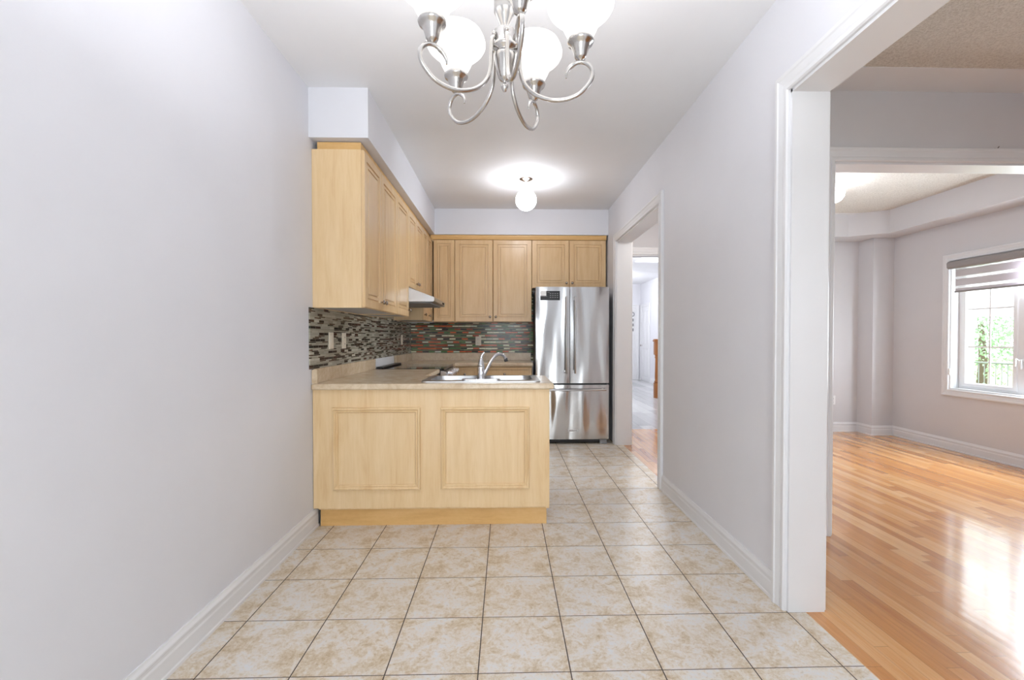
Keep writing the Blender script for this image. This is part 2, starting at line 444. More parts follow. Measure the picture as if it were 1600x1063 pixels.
# right-hand rooms
Y2, Y2b, JX = 2.74, 2.88, 1.965
wallbox('wall_divider', 'wall_warm', (RW2, JX, Y2, Y2b, 0, CEIL2), (JX, 4.25, Y2, Y2b, 2.253, CEIL2), (4.25, FX, Y2, Y2b, 0, CEIL2))
WY0, WY1, WZ0, WZ1 = 3.59, 4.815, .65, 2.009
b = MB().box(FX, FX+.16, REAR-.1, 3.0, 0, 2.8)
b.box(FX, FX+.16, 3.0, WY0, 0, 2.8).box(FX, FX+.16, WY1, 6.1, 0, 2.8).box(FX, FX+.16, WY0, WY1, 0, WZ0).box(FX, FX+.16, WY0, WY1, WZ1, 2.8)
struct(b.build('wall_window', 'wall_warm'))
wallbox('wall_dining_rear', 'wall_warm', (RW2, 2.7, REAR-.1, REAR, 0, CEIL2), (3.7, FX, REAR-.1, REAR, 0, CEIL2), (2.7, 3.7, REAR-.1, REAR, 0, .9), (2.7, 3.7, REAR-.1, REAR, 2.1, CEIL2))
wallbox('wall_family_back', 'wall_warm', (2.45, FX, 5.775, 5.98, 0, CEIL2), (4.475, FX, 5.535, 5.775, 0, CEIL2))
wallbox('wall_partition', 'wall_warm', (2.30, 2.45, 4.3, 5.98, 0, CEIL2))
wallbox('wall_hall_back', 'wall_warm', (RW2, 1.5, 5.98, 6.12, 0, 2.8), (2.2, 4.3, 5.98, 6.12, 0, 2.8), (1.5, 2.2, 5.98, 6.12, 2.275, 2.8))
b = MB().slab([(2.45, 5.775), (2.45, 5.475), (4.11, 5.475), (4.45, 5.27), (4.45, Y2b), (FX, Y2b), (FX, 5.775)], [], 2.412, CEIL2)
struct(b.build('ceiling_bulkhead', 'wall_warm'))
# foyer walls
wallbox('wall_foyer_left', 'wall', (1.25, 1.39, 6.12, 13.3, 0, 2.72))
wallbox('wall_foyer_back', 'wall', (1.39, 4.0, 13.1, 13.3, 0, 2.72))
wallbox('wall_foyer_right', 'wall', (3.84, 4.0, 6.12, 13.1, 0, 2.72))

# ------------------------------------------------------------------ trim: casings, jambs, baseboards
CAS = [(0, 0), (0, .012), (.006, .018), (.022, .018), (.026, .013), (.034, .016), (.058, .02), (.064, .024), (.078, .024), (.084, .018), (.084, 0)]
def casing(name, path, nrm, flip=False, w=1.0):
    prof = [((-a if flip else a)*w, bb) for a, bb in CAS]
    return struct(MB().sweep(path, prof, nrm).build(name, 'trim'))
# openings in the kitchen's right wall (normal -x). path runs up, along, down
casing('trim_1', [(RW, 1.98, 0), (RW, 1.98, H1), (RW, .3, H1), (RW, .3, 0)], (-1, 0, 0))
casing('trim_2', [(RW, 5.12, 0), (RW, 5.12, H1), (RW, 3.67, H1), (RW, 3.67, 0)], (-1, 0, 0))
casing('trim_3', [(RW2, 1.98, 0), (RW2, 1.98, H1), (RW2, .3, H1), (RW2, .3, 0)], (1, 0, 0), flip=True)
casing('trim_4', [(RW2, 5.12, 0), (RW2, 5.12, H1), (RW2, 3.67, H1), (RW2, 3.67, 0)], (1, 0, 0), flip=True)
casing('trim_5', [(JX, Y2, 0), (JX, Y2, 2.253), (4.25, Y2, 2.253), (4.25, Y2, 0)], (0, -1, 0))
casing('trim_6', [(1.5, 5.98, 0), (1.5, 5.98, 2.275), (2.2, 5.98, 2.275), (2.2, 5.98, 0)], (0, -1, 0), w=1.2)
def jamb(name, y0, y1, x0, x1, h):
    t = .012
    return struct(MB().box(x0-.001, x1+.001, y1-t, y1, 0, h).box(x0-.001, x1+.001, y0, y0+t, 0, h).box(x0-.001, x1+.001, y0, y1, h-t, h).build(name, 'trim'))
jamb('trim_7', .3, 1.98, RW, RW2, H1); jamb('trim_8', 3.67, 5.12, RW, RW2, H1)
struct(MB().box(JX, JX+.012, Y2, Y2b, 0, 2.253).box(4.238, 4.25, Y2, Y2b, 0, 2.253).box(JX, 4.25, Y2, Y2b, 2.241, 2.253).build('trim_9', 'trim'))
struct(MB().box(1.5, 1.512, 5.98, 6.12, 0, 2.275).box(2.188, 2.2, 5.98, 6.12, 0, 2.275).box(1.5, 2.2, 5.98, 6.12, 2.263, 2.275).build('trim_10', 'trim'))
BB = [(0, 0), (.018, 0), (.018, .012), (.014, .016), (.014, .07), (.011, .078), (.011, .088), (.014, .092), (.014, .10), (.008, .112), (.006, .12), (0, .12)]
def baseboard(name, path, flip=False):
    return struct(MB().sweep(path, [((-a if flip else a), bb) for a, bb in BB], (0, 0, 1)).build(name, 'trim'))
baseboard('baseboard_left', [(L, 2.963, 0), (L, REAR, 0)])
baseboard('baseboard_right', [(RW, 2.065, 0), (RW, 3.585, 0)])
baseboard('baseboard_right_rear', [(RW, REAR, 0), (RW, .21, 0)])
baseboard('baseboard_family', [(FX, Y2b, 0), (FX, 5.535, 0), (4.475, 5.535, 0), (4.475, 5.775, 0), (2.45, 5.775, 0), (2.45, 4.3, 0)])
baseboard('baseboard_foyer', [(3.84, 6.12, 0), (3.84, 12.2, 0)])

# ------------------------------------------------------------------ cabinets
DOOR = [(0, .012), (.005, .02), (.053, .02), (.055, .010), (.063, .010), (.065, .0175), (.083, .0175), (.085, .0085), (.092, .0085), (.094, .018)]
def door_mesh(x0, x1, z0, z1, y):
    b = MB(); g = .002
    w = min(x1-x0, z1-z0)
    k = 1 if w > .3 else (.85 if w > .22 else .38)
    prof = [(a*k if a > .01 else a, o) for a, o in DOOR]
    b.panel(x0+g, x1-g, z0+g, z1-g, y, prof)
    return b
KNOB = [(0, 0), (.007, 0), (.006, .004), (.005, .012), (.009, .016), (.0145, .020), (.0155, .025), (.013, .030), (.007, .032), (0, .0325)]
def knob(x, y, z, parent):
    return MB().lathe(KNOB, (x, y, z), 18, '-y', False).build('knob', 'knob', parent)
def wall_cabinet(label, loc, rz, w, z0, z1, doors, knobs, depth=.305, group='maple wall cabinets', lo=None):
    """doors = x edges; knobs = side per door ('l','r')"""
    t = thing('wall_cabinet', label, 'cabinet', (loc[0], loc[1], 0), rz, group)
    zb = lo or z0
    b = MB().box(0, .016, -depth, -.001, z0, z1).box(w-.016, w, -depth, -.001, z0, z1).box(.016, w-.016, -depth, -.001, z1-.016, z1)
    b.box(.016, w-.016, -.012, -.001, z0, z1-.016)
    b.build('body', 'maple', t)
    MB().box(.016, w-.016, -depth+.002, -.012, z0+.004, z0+.02).build('underside', 'white_melamine', t, label='white melamine underside')
    for i in range(len(doors)-1):
        a, c = doors[i], doors[i+1]
        d = door_mesh(a, c, z0, z1, -depth-.001).build('door', 'maple_door', t)
        if knobs[i]:
            kx = a+.035 if knobs[i] == 'l' else c-.035
            knob(kx, -depth-.02, z0+.062, d)
    return t
Q = PI/2
ZU0, ZU1 = 1.388, 2.375
wall_cabinet('tall two-door maple wall cabinet nearest the dining side on the left wall', (L, 2.93), Q, .87, ZU0, ZU1, [0, .405, .87], 'rl')
wall_cabinet('single-door maple wall cabinet just before the range hood on the left wall', (L, 3.80), Q, .45, ZU0, ZU1, [0, .45], 'r')
wall_cabinet('short two-door maple wall cabinet directly above the range hood', (L, 4.25), Q, .75, 1.665, ZU1, [0, .37, .75], 'rl')
wall_cabinet('narrow two-door maple wall cabinet past the range hood in the corner', (L, 5.00), Q, .575, ZU0, ZU1, [0, .27, .575], 'll')
wall_cabinet('narrow single-door maple corner cabinet at the left end of the back wall', (-.90, BACK), 0, .285, ZU0, ZU1, [.03, .285], ['',])
wall_cabinet('wide two-door maple wall cabinet on the back wall above the coloured mosaic', (-.615, BACK), 0, .925, ZU0, ZU1, [0, .4575, .925], 'rl')
wall_cabinet('short two-door maple wall cabinet above the refrigerator', (.312, BACK), 0, .898, 1.795, ZU1, [0, .45, .898], 'rl')
# fascia strips that close the gap to the soffit
b = MB().box(L+.03, -.925, 2.945, 2.96, ZU1, 2.425).box(-.925, -.91, 2.945, BACK-.3, ZU1, 2.425)
tag(b.build('cabinet_fascia', 'maple_edge'), 'maple fascia strip between the left wall cabinets and soffit', 'trim')
b = MB().sweep([(-.90, BACK-.31, ZU1), (1.21, BACK-.31, ZU1)], [(0, 0), (-.02, 0), (-.032, .03), (-.032, .052), (0, .052)], (0, 0, 1))
tag(b.build('cabinet_fascia', 'maple_edge'), 'maple fascia strip above the cabinets along the back wall', 'trim')

# peninsula base cabinet, its dining side panelled
pen = thing('peninsula_cabinet', 'maple peninsula base cabinet with two framed panels facing the dining area', 'cabinet', (0, 0, 0))
PY = 2.915; PX0, PX1 = L+.003, .274
MB().box(PX0, PX1, PY, PY+.018, .128, .873).build('back_panel', 'maple', pen)
MB().box(PX0, PX1-.018, PY+.018, PY+.03, .13, .86).box(PX1-.02, PX1, PY+.018, 3.49, .11, .873).box(PX0+.02, PX0+.036, PY+.03, 3.47, .11, .86)\
    .box(PX0+.036, PX1-.02, PY+.03, 3.47, .11, .128).build('body', 'maple', pen)
MB().box(PX0+.025, PX1-.014, PY+.048, PY+.064, 0, .127).box(PX1-.03, PX1-.014, PY+.064, 3.43, 0, .11).box(PX0+.025, PX1-.03, 3.42, 3.43, 0, .11).build('toe_kick', 'maple_edge', pen)
for i, (a, c) in enumerate(((PX0+.036, -.7), (-.7, -.2), (-.2, PX1-.02))):
    b = MB(); b.panel(a, c, .13, .86, 0, DOOR); b.v = [(x, 3.471-y, z) for x, y, z in b.v]
    dd = b.build('door', 'maple_door', pen)
MOULD = [(0, 0), (0, .010), (.004, .018), (.011, .020), (.017, .014), (.020, .010), (.025, .013), (.029, .011), (.033, .004), (.034, 0)]
for x0, x1 in ((-1.083, -.538), (-.411, .147)):
    MB().sweep([(x0, PY, .245), (x1, PY, .245), (x1, PY, .763), (x0, PY, .763)], MOULD, (0, -1, 0), closed=True).build('panel_moulding', 'maple', pen)

# countertops
SX0, SX1, SY0, SY1 = -.547, .222, 2.965, 3.44
def counter(name, outer, holes, lbl):
    o = MB().slab(outer, holes, .875, .913).build(name, 'laminate', None, bevel=.010, seg=3)
    return tag(o, lbl, 'countertop')
ctop = counter('countertop', [(L+.002, 2.888), (.300, 2.888), (.300, 3.505), (-.605, 3.505), (-.605, 4.243), (L+.002, 4.243)],
        [rrect(SX0+.03, SX1-.03, SY0+.03, SY1-.03, .04)], 'beige laminate countertop over the peninsula, with the sink set into it')
ctop2 = counter('countertop', [(L+.002, 5.012), (-.575, 5.012), (-.575, 5.262), (.312, 5.262), (.312, BACK-.002), (L+.002, BACK-.002)], [],
        'beige laminate countertop in the back corner under the coloured mosaic')
MB().box(L+.002, L+.022, 2.93, 4.243, .914, 1.005).build('upstand', 'laminate', ctop)
MB().box(L+.002, L+.036, 2.905, 2.929, .914, 1.0).build('upstand_end', 'laminate', ctop)
MB().box(L+.002, L+.022, 5.012, BACK-.022, .914, 1.005).box(L+.002, .312, BACK-.022, BACK-.002, .914, 1.005).build('upstand', 'laminate', ctop2)
# lower cabinets of the left run and the back run
def base_cabinet(label, loc, rz, w, depth, drawers, knobs, group='maple base cabinets'):
    t = thing('base_cabinet', label, 'cabinet', (loc[0], loc[1], 0), rz, group)
    MB().box(0, w, -depth, -.003, .1, .873).build('body', 'maple', t)
    MB().box(.01, w-.01, -depth+.06, -.01, 0, .099).build('toe_kick', 'maple_edge', t)
    for i in range(len(drawers)-1):
        a, c = drawers[i], drawers[i+1]
        dr = door_mesh(a, c, .70, .862, -depth-.001).build('drawer', 'maple_door', t)
        if knobs: knob((a+c)/2, -depth-.02, .782, dr)
        do = door_mesh(a, c, .105, .695, -depth-.001).build('door', 'maple_door', t)
        if knobs: knob(c-.04, -depth-.02, .62, do)
    return t
base_cabinet('maple base cabinet between the peninsula and the range', (L, 3.51), Q, .73, .575, [.18, .73], True)
base_cabinet('maple drawer base cabinet on the back wall behind the sink faucet', (-.61, BACK), 0, .91, .60, [.005, .28, .905], True)

# tiled backsplashes
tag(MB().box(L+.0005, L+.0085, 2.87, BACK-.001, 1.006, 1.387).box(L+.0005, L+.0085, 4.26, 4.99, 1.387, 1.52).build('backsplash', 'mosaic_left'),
    'glass mosaic backsplash on the left wall, reflections greyed into its colours', 'backsplash')
tag(MB().box(L+.009, .315, BACK-.0085, BACK-.0005, 1.006, 1.387).box(.316, .345, BACK-.0085, BACK-.0005, .9, 1.79).build('backsplash', 'mosaic_back'),
    'multicoloured glass mosaic backsplash on the back wall', 'backsplash')

# sink
sink = thing('kitchen_sink', 'stainless double-bowl drop-in sink in the peninsula counter', 'sink', (0, 0, 0))
zr = .9135
bowls = [(SX0+.045, -.185, SY0+.085, SY1-.04), (-.15, SX1-.045, SY0+.085, SY1-.04)]
MB().slab(rrect(SX0, SX1, SY0, SY1, .035), [rrect(*q, .06) for q in bowls], zr, zr+.007).build('rim', 'steel_plain', sink, bevel=.003)
for q in bowls:
    lp = rrect(*q, .06); lo = rrect(q[0]+.012, q[1]-.012, q[2]+.012, q[3]-.012, .055); n = len(lp)
    zs = zr-.17; cx, cy = (q[0]+q[1])/2, (q[2]+q[3])/2
    vs = [(x, y, zr+.006) for x, y in lp]+[(x, y, zs+.02) for x, y in lo]+[((x-cx)*.9+cx, (y-cy)*.9+cy, zs) for x, y in lo]
    fs = [(k*n+i, k*n+(i+1) % n, (k+1)*n+(i+1) % n, (k+1)*n+i) for k in (0, 1) for i in range(n)]
    bo = MB().add(vs, fs, True); bo.add(vs[2*n:], [tuple(range(n))])
    bw = bo.build('bowl', 'steel_plain', sink)
    MB().lathe([(.042, .0005), (.042, .004), (.03, .003), (.012, .001), (0, .001)], (cx, cy, zs), 24).build('drain', 'chrome', bw)
# faucet
fx, fy, fz = -.163, 3.018, .9215
fau = thing('faucet', 'chrome single-lever kitchen faucet with curved spout on the sink ledge', 'faucet', (fx, fy, fz))
pts = rrect(-.125, .125, -.028, .028, .027, 8)
MB().slab(pts, [], 0, .009).build('base_plate', 'chrome', fau, bevel=.004)
MB().lathe([(.024, .009), (.024, .014), (.021, .018), (.0215, .07), (.023, .084), (.0215, .092)], (0, 0, 0), 28).build('body', 'chrome', fau)
MB().lathe([(.0215, .0925), (.021, .10), (.017, .118), (.013, .134), (.010, .146)], (0, 0, 0), 24).tube(
    smooth_path([(0, 0, .14), (.004, 0, .158), (.013, 0, .174), (.023, 0, .183)], 5), [.010]*5+[.0085]*5+[.0065]*5+[.0055]).build('lever', 'chrome', fau)
dx, dy = .77, .64
sp = [(0.016, 0.0, .03), (.04, .0, .062), (.075, .0, .115), (.11, 0, .152), (.145, 0, .167), (.178, 0, .163), (.200, 0, .146), (.208, 0, .128)]
sp = [(p[0]*dx, p[0]*dy, p[2]) for p in sp]
sp = smooth_path(sp, 5); N_ = len(sp)
spt = MB().tube(sp, [.0135-.004*i/N_ for i in range(N_)], 14).build('spout', 'chrome', fau)
e = sp[-1]; MB().tube([(e[0], e[1], e[2]+.012), (e[0]+.003, e[1]+.002, e[2]-.012)], .0122, 14).build('aerator', 'dark_grey', spt)

# slide-in range
ran = thing('range', 'stainless slide-in range with black glass cooktop, under the range hood', 'stove', (0, 0, 0))
RY0, RY1, RX = 4.25, 5.005, -.58
MB().box(L+.02, RX-.02, RY0+.002, RY1-.002, .02, .895).build('body', 'dark_grey', ran)
MB().box(L+.075, RX+.012, RY0-.004, RY1+.004, .896, .916).build('cooktop', 'black_glass', ran, bevel=.003)
MB().box(L+.024, L+.085, RY0, RY1, .9165, .932).build('vent_strip', 'black', ran, bevel=.005, label='raised black vent strip at the back')
cp = MB().add([(RX-.02, RY0, .895), (RX+.03, RY0, .888), (RX+.05, RY0, .80), (RX-.02, RY0, .79),
               (RX-.02, RY1, .895), (RX+.03, RY1, .888), (RX+.05, RY1, .80), (RX-.02, RY1, .79)],
              [(0, 1, 2, 3), (7, 6, 5, 4), (0, 4, 5, 1), (1, 5, 6, 2), (2, 6, 7, 3), (3, 7, 4, 0)]).build('control_panel', 'steel_plain', ran, bevel=.003)
for y in (4.33, 4.42, 4.60, 4.80, 4.92):
    MB().lathe([(.029, 0), (.029, .008), (.025, .012), (.024, .040), (.019, .045), (0, .045)], (RX+.036, y, .858), 22, 'x').build('knob', 'chrome', cp)
MB().box(RX-.019, RX+.02, RY0+.004, RY1-.004, .2, .775).build('oven_door', 'steel_plain', ran, bevel=.004)
MB().tube([(RX+.06, RY0+.06, .73), (RX+.06, RY1-.06, .73)], .011).tube([(RX+.02, RY0+.09, .73), (RX+.06, RY0+.09, .73)], .008).tube([(RX+.02, RY1-.09, .73), (RX+.06, RY1-.09, .73)], .008).build('handle', 'steel_plain', ran)
MB().box(RX-.019, RX+.015, RY0+.004, RY1-.004, .03, .19).build('drawer', 'steel_plain', ran, bevel=.004)
tag(MB().box(L+.002, L+.010, RY0-.002, 4.99, .90, 1.0055).build('splash_strip', 'white_plastic'), 'white filler strip on the wall behind the range', 'panel')

# range hood
hood = thing('range_hood', 'slim stainless under-cabinet range hood on the left wall', 'range hood', (0, 0, 0))
prof = [(L+.01, 1.528), (-.668, 1.528), (-.655, 1.535), (-.655, 1.572), (-.675, 1.578), (-.885, 1.658), (L+.01, 1.663)]
n = len(prof)
vs = [(x, RY0-.005, z) for x, z in prof]+[(x, RY1-.015, z) for x, z in prof]
fs = [tuple(range(n)), tuple(reversed(range(n, 2*n)))]+[(i, (i+1) % n, n+(i+1) % n, n+i) for i in range(n)]
MB().add(vs, fs).build('canopy', 'steel_plain', hood, bevel=.002)
MB().box(L+.06, -.70, RY0+.03, RY1-.05, 1.518, 1.527).build('filter', 'grey_plastic', hood)
for k in range(3): MB().lathe([(.009, 0), (.009, .006), (0, .007)], (-.655, 4.80+.04*k, 1.553), 14, 'x').build('button', 'black', hood)

# ------------------------------------------------------------------ refrigerator
fr = thing('refrigerator', 'stainless french-door refrigerator with bottom freezer against the back wall', 'refrigerator', (0, 0, 0))
FX0, FX1, FY = .333, 1.157, 5.17
MB().box(FX0+.012, FX1-.006, FY+.075, BACK-.03, .03, 1.745).build('body', 'dark_grey', fr)
MB().box(FX0+.02, FX1-.02, FY+.05, FY+.0745, .04, 1.74).build('gasket', 'black', fr)
xs = .717
def fdoor(name, x0, x1, z0, z1):
    b = MB(); nx, nz = 10, 10; vs = []; fs = []
    for i in range(nx+1):
        u = i/nx; x = x0+(x1-x0)*u
        bul = .006*math.sin(PI*u)
        for z in (z0, z1): vs.append((x, FY+.006-bul, z))
    for i in range(nx): fs.append((2*i, 2*i+2, 2*i+3, 2*i+1))
    b.add(vs, fs, True)
    vs = []
    k = nx+1
    fr_ = [(x0+(x1-x0)*i/nx, FY+.006-.006*math.sin(PI*i/nx)) for i in range(k)]
    for z in (z0, z1): vs += [(x, y, z) for x, y in fr_]+[(x1, FY+.049, z), (x0, FY+.049, z)]
    n = k+2
    fs = [tuple(reversed(range(n))), tuple(range(n, 2*n))]
    for i in (k-1, k, k+1): j = (i+1) % n; fs.append((i, j, n+j, n+i))
    b.add(vs, fs)
    return b.build(name, 'steel', fr)
d1 = fdoor('door', FX0, xs-.003, .688, 1.768)
d2 = fdoor('door', xs+.003, FX1, .688, 1.768)
d3 = fdoor('freezer_drawer', FX0, FX1, .055, .668)
def fhandle(x, z0, z1, par):
    MB().tube([(x, FY-.055, z0), (x, FY-.055, z1)], .0105, 14).box(x-.009, x+.009, FY-.055, FY+.004, z0+.012, z0+.034).box(x-.009, x+.009, FY-.055, FY+.004, z1-.034, z1-.012).build('handle', 'steel_plain', par, bevel=.001)
fhandle(.668, .80, 1.655, d1); fhandle(.768, .80, 1.655, d2)
MB().tube([(FX0+.04, FY-.055, .615), (FX1-.04, FY-.055, .615)], .0105, 14).box(FX0+.06, FX0+.082, FY-.055, FY+.004, .607, .623).box(FX1-.082, FX1-.06, FY-.055, FY+.004, .607, .623).build('handle', 'steel_plain', d3, bevel=.001)
MB().box(FX0+.02, FX1-.02, FY+.04, FY+.06, .012, .05).build('grille', 'black', fr)
MB().box(FX1-.1, FX1-.02, FY+.01, FY+.039, 0, .05).build('foot', 'grey_plastic', fr, bevel=.004)
MB().box(FX0+.02, FX0+.1, FY+.01, FY+.039, 0, .05).build('foot', 'grey_plastic', fr, bevel=.004)
lab = MB().box(.384, .603, FY-.0012, FY+.004, 1.618, 1.722).build('leaflet', 'black', d1, label='black feature leaflet stuck on the left door')
b = MB().box(.384, .45, FY-.0018, FY-.0013, 1.668, 1.722)
b.build('leaflet_picture', 'white_plastic', lab)
b = MB()
for r in range(3):
    for c in range(4):
        b.box(.49+c*.026, .505+c*.026, FY-.0018, FY-.0013, 1.645+r*.022, 1.653+r*.022)
b.box(.39, .46, FY-.0018, FY-.0013, 1.66, 1.664).box(.46, .49, FY-.0018, FY-.0013, 1.703, 1.707)
b.build('leaflet_print', 'grey_plastic', lab)
bd = MB().box(.694, .813, FY-.003, FY+.001, .140, .168).build('badge', 'white_plastic', d3, bevel=.002)
def text_mesh(name, body, size, mat, parent, mtx):
    cu = bpy.data.curves.new(name, 'FONT'); cu.body = body; cu.size = size; cu.extrude = .0004; cu.align_x = 'CENTER'; cu.align_y = 'CENTER'
    tmp = bpy.data.objects.new(name+'_tmp', cu); C.objects.link(tmp)
    bpy.context.view_layer.update()
    me = bpy.data.meshes.new_from_object(tmp.evaluated_get(bpy.context.evaluated_depsgraph_get()))
    bpy.data.objects.remove(tmp); me.materials.clear(); me.materials.append(M[mat]); me.transform(mtx)
    o = bpy.data.objects.new(name, me); C.objects.link(o); o.parent = parent; return o
text_mesh('badge_lettering', 'KitchenAid', .019, 'black', bd, Matrix.Translation((.7535, FY-.0036, .154)) @ Matrix.Rotation(PI/2, 4, 'X'))

# ------------------------------------------------------------------ outlets and switches
def plate(label, loc, rz, kind='outlet', w=.072, h=.115, mat='ivory', group='wall plates'):
    t = thing('light_switch' if kind == 'switch' else 'wall_outlet', label, 'switch' if kind == 'switch' else 'outlet', loc, rz)
    MB().panel(-w/2, w/2, -h/2, h/2, 0, [(0, .003), (.003, .006)]).build('cover_plate', mat, t)
    if kind == 'switch': MB().panel(-.0165, .0165, -.033, .033, -.0062, [(0, .001), (.002, .004)]).build('rocker', mat, t)
    else:
        for s in (-1, 1):
            f = MB().panel(-.017, .017, s*.024-.015, s*.024+.015, -.0062, [(0, .001), (.003, .003)]).build('socket', mat, t)
            MB().box(-.008, -.006, -.0098, -.009, s*.024-.005, s*.024+.006).box(.006, .008, -.0098, -.009, s*.024-.005, s*.024+.006).build('slots', 'slot', f)
    return t
plate('ivory switch plate nearest the dining side on the left mosaic', (L+.009, 3.205, 1.18), Q, 'switch', .078)
plate('ivory outlet plate second from the dining side on the left mosaic', (L+.009, 3.455, 1.178), Q, 'outlet', .078)
plate('ivory outlet plate beyond the range near the corner of the left mosaic', (L+.009, 5.36, 1.175), Q, 'outlet')
plate('ivory outlet on the coloured mosaic behind the faucet', (-.352, BACK-.009, 1.158), 0, 'outlet')
plate('white outlet low on the far wall of the window room', (4.155, 5.774, .40), 0, 'outlet', mat='white_plastic')

# ------------------------------------------------------------------ kitchen pendant globe
pen2 = thing('pendant_lamp', 'lit white globe pendant on a short stem in the kitchen', 'lamp', (.195, 4.50, CEIL))
MB().lathe([(.012, -.028), (.03, -.02), (.055, -.010), (.068, -.002), (.068, 0)], (0, 0, 0), 28).build('canopy', 'knob', pen2)
MB().tube([(0, 0, -.02), (0, 0, -.105)], .005).build('stem', 'nickel', pen2)
gp = [(.101*math.sin(PI*i/20), .101*math.cos(PI*i/20)-.203) for i in range(21)]
MB().lathe(gp[1:], (0, 0, 0), 32).build('globe', 'globe', pen2)
# family room flush globe
pen3 = thing('ceiling_lamp', 'lit white globe ceiling lamp in the window room', 'lamp', (3.13, 4.36, CEIL2))
MB().lathe([(.05, -.03), (.075, -.022), (.08, -.004), (.08, 0)], (0, 0, 0), 28).build('canopy', 'white_plastic', pen3)
gp = [(.09*math.sin(PI*i/20), .09*math.cos(PI*i/20)-.105) for i in range(21)]
MB().lathe(gp[1:], (0, 0, 0), 32).build('globe', 'globe', pen3)

# ------------------------------------------------------------------ chandelier
CX, CY = -.003, 1.197
ch = thing('chandelier', 'brushed nickel five-arm chandelier with bell-shaped alabaster glass shades', 'chandelier', (CX, CY, CEIL))
dz = -CEIL
col = [(.0, 1.829), (.004, 1.831), (.009, 1.840), (.010, 1.846), (.005, 1.850), (.004, 1.856), (.012, 1.860), (.016, 1.866), (.022, 1.885), (.0275, 1.915),
       (.029, 1.924), (.022, 1.928), (.022, 1.932), (.033, 1.936), (.035, 1.944), (.030, 1.950), (.028, 1.952), (.028, 1.982), (.012, 1.984), (.010, 1.99),
       (.012, 2.0), (.020, 2.018), (.027, 2.033), (.027, 2.036), (.0265, 2.13), (.030, 2.135), (.018, 2.145), (.006, 2.16), (.006, 2.19)]
MB().lathe([(r, z+dz) for r, z in col], (0, 0, 0), 36).build('column', 'nickel', ch)
b = MB()
for k in range(15):
    zc = 2.20+k*.033; ring = []
    for i in range(17):
        a = 2*PI*i/16; u, w = .008*math.cos(a), .02*math.sin(a)
        ring.append((u, 0, zc+w+dz) if k % 2 else (0, u, zc+w+dz))
    b.tube(ring, .002, 6, False)
b.build('chain', 'nickel', ch)
MB().lathe([(.006, -.03), (.03, -.026), (.055, -.012), (.065, -.003), (.065, 0)], (0, 0, 0), 28).build('canopy', 'nickel', ch)
ARM = [(.030, 1.963), (.036, 1.952), (.038, 1.92), (.040, 1.885), (.051, 1.848), (.082, 1.817), (.131, 1.801), (.181, 1.809), (.213, 1.836), (.223, 1.861), (.214, 1.883),
       (.192, 1.893), (.170, 1.884), (.158, 1.868), (.157, 1.855)]
CR = .1925
for k in range(5):
    a = math.radians(63.8+72*k); ca, sa = math.cos(a), math.sin(a)
    R_ = lambda r, z: (r*ca, r*sa, z+dz)
    path = smooth_path([R_(r, z) for r, z in ARM], 6); n_ = len(path)
    rad = [.0053 if i < n_-14 else max(.0022, .0053*(n_-1-i)/14+.0014) for i in range(n_)]
    ab = MB().tube(path, rad, 10)
    ab.lathe([(0, -.007), (.005, -.005), (.0075, 0), (.005, .005), (0, .007)], R_(.030, 1.970), 12, cap=False)
    arm = ab.build('arm', 'nickel', ch)
    cup = MB().lathe([(.004, 1.891), (.005, 1.897), (.012, 1.900), (.0155, 1.906), (.018, 1.916), (.022, 1.927), (.025, 1.934), (.032, 1.938), (.034, 1.943), (.032, 1.949), (.027, 1.951), (0, 1.948)],
                     R_(CR, 0), 24, cap=False).build('cup', 'nickel', arm)
    sh = [(.027, 1.948), (.034, 1.960), (.041, 1.973), (.0455, 1.984), (.050, 1.992), (.057, 1.999), (.067, 2.007), (.077, 2.017), (.083, 2.028), (.0835, 2.036), (.080, 2.048), (.075, 2.058), (.072, 2.063),
          (.069, 2.062), (.072, 2.056), (.077, 2.046), (.080, 2.036), (.079, 2.028), (.074, 2.019), (.064, 2.010), (.054, 2.002), (.047, 1.994), (.043, 1.985), (.038, 1.974), (.031, 1.961), (.0, 1.953)]
    MB().lathe(sh, R_(CR, 0), 36, cap=False).build('lamp_shade', 'shade_glass', arm)
    point('chandelier_bulb', (CX+CR*ca, CY+CR*sa, 2.045), 10.8, .03, (.98, 1.0, 1.04))

# ------------------------------------------------------------------ window of the right-hand room
w1 = struct(MB().sweep([(FX, WY1, WZ0), (FX, WY1, WZ1), (FX, WY0, WZ1), (FX, WY0, WZ0)], [(a*.85, bb) for a, bb in CAS], (-1, 0, 0), closed=True).build('window_1', 'trim'))
xg = FX+.10
b = MB().box(FX-.001, FX+.16, WY0, WY0+.012, WZ0, WZ1).box(FX-.001, FX+.16, WY1-.012, WY1, WZ0, WZ1).box(FX-.001, FX+.16, WY0+.012, WY1-.012, WZ1-.012, WZ1).box(FX-.001, FX+.16, WY0+.012, WY1-.012, WZ0, WZ0+.012)
b.build('window_reveal', 'trim', w1)
ym = 4.2
def sash(y0, y1):
    f = .05; z0, z1 = WZ0+.03, WZ1-.03
    b = MB()
    b.panel(y0, y1, z0, z1, 0, [(0, .02), (.008, .03), (f-.01, .03), (f, .012)])
    b.f = b.f[:-2]; b.sm = b.sm[:-2]
    b.v = [(xg+.01+y, x, z) for x, y, z in b.v]
    s = b.build('sash', 'vinyl', w1)
    g = MB().box(xg+.004, xg+.010, y0+f, y1-f, z0+f, z1-f).build('window_pane', 'glass', s)
    c = MB(); yc = (y0+y1)/2
    c.box(xg-.002, xg+.004, yc-.008, yc+.008, z0+f, z1-f)
    for k in (1, 2): zz = z0+f+(z1-f-z0-f)*(k/3 if False else (.31 if k == 1 else .635)); c.box(xg-.001, xg+.0035, y0+f, y1-f, zz-.008, zz+.008)
    c.build('muntin', 'vinyl', s)
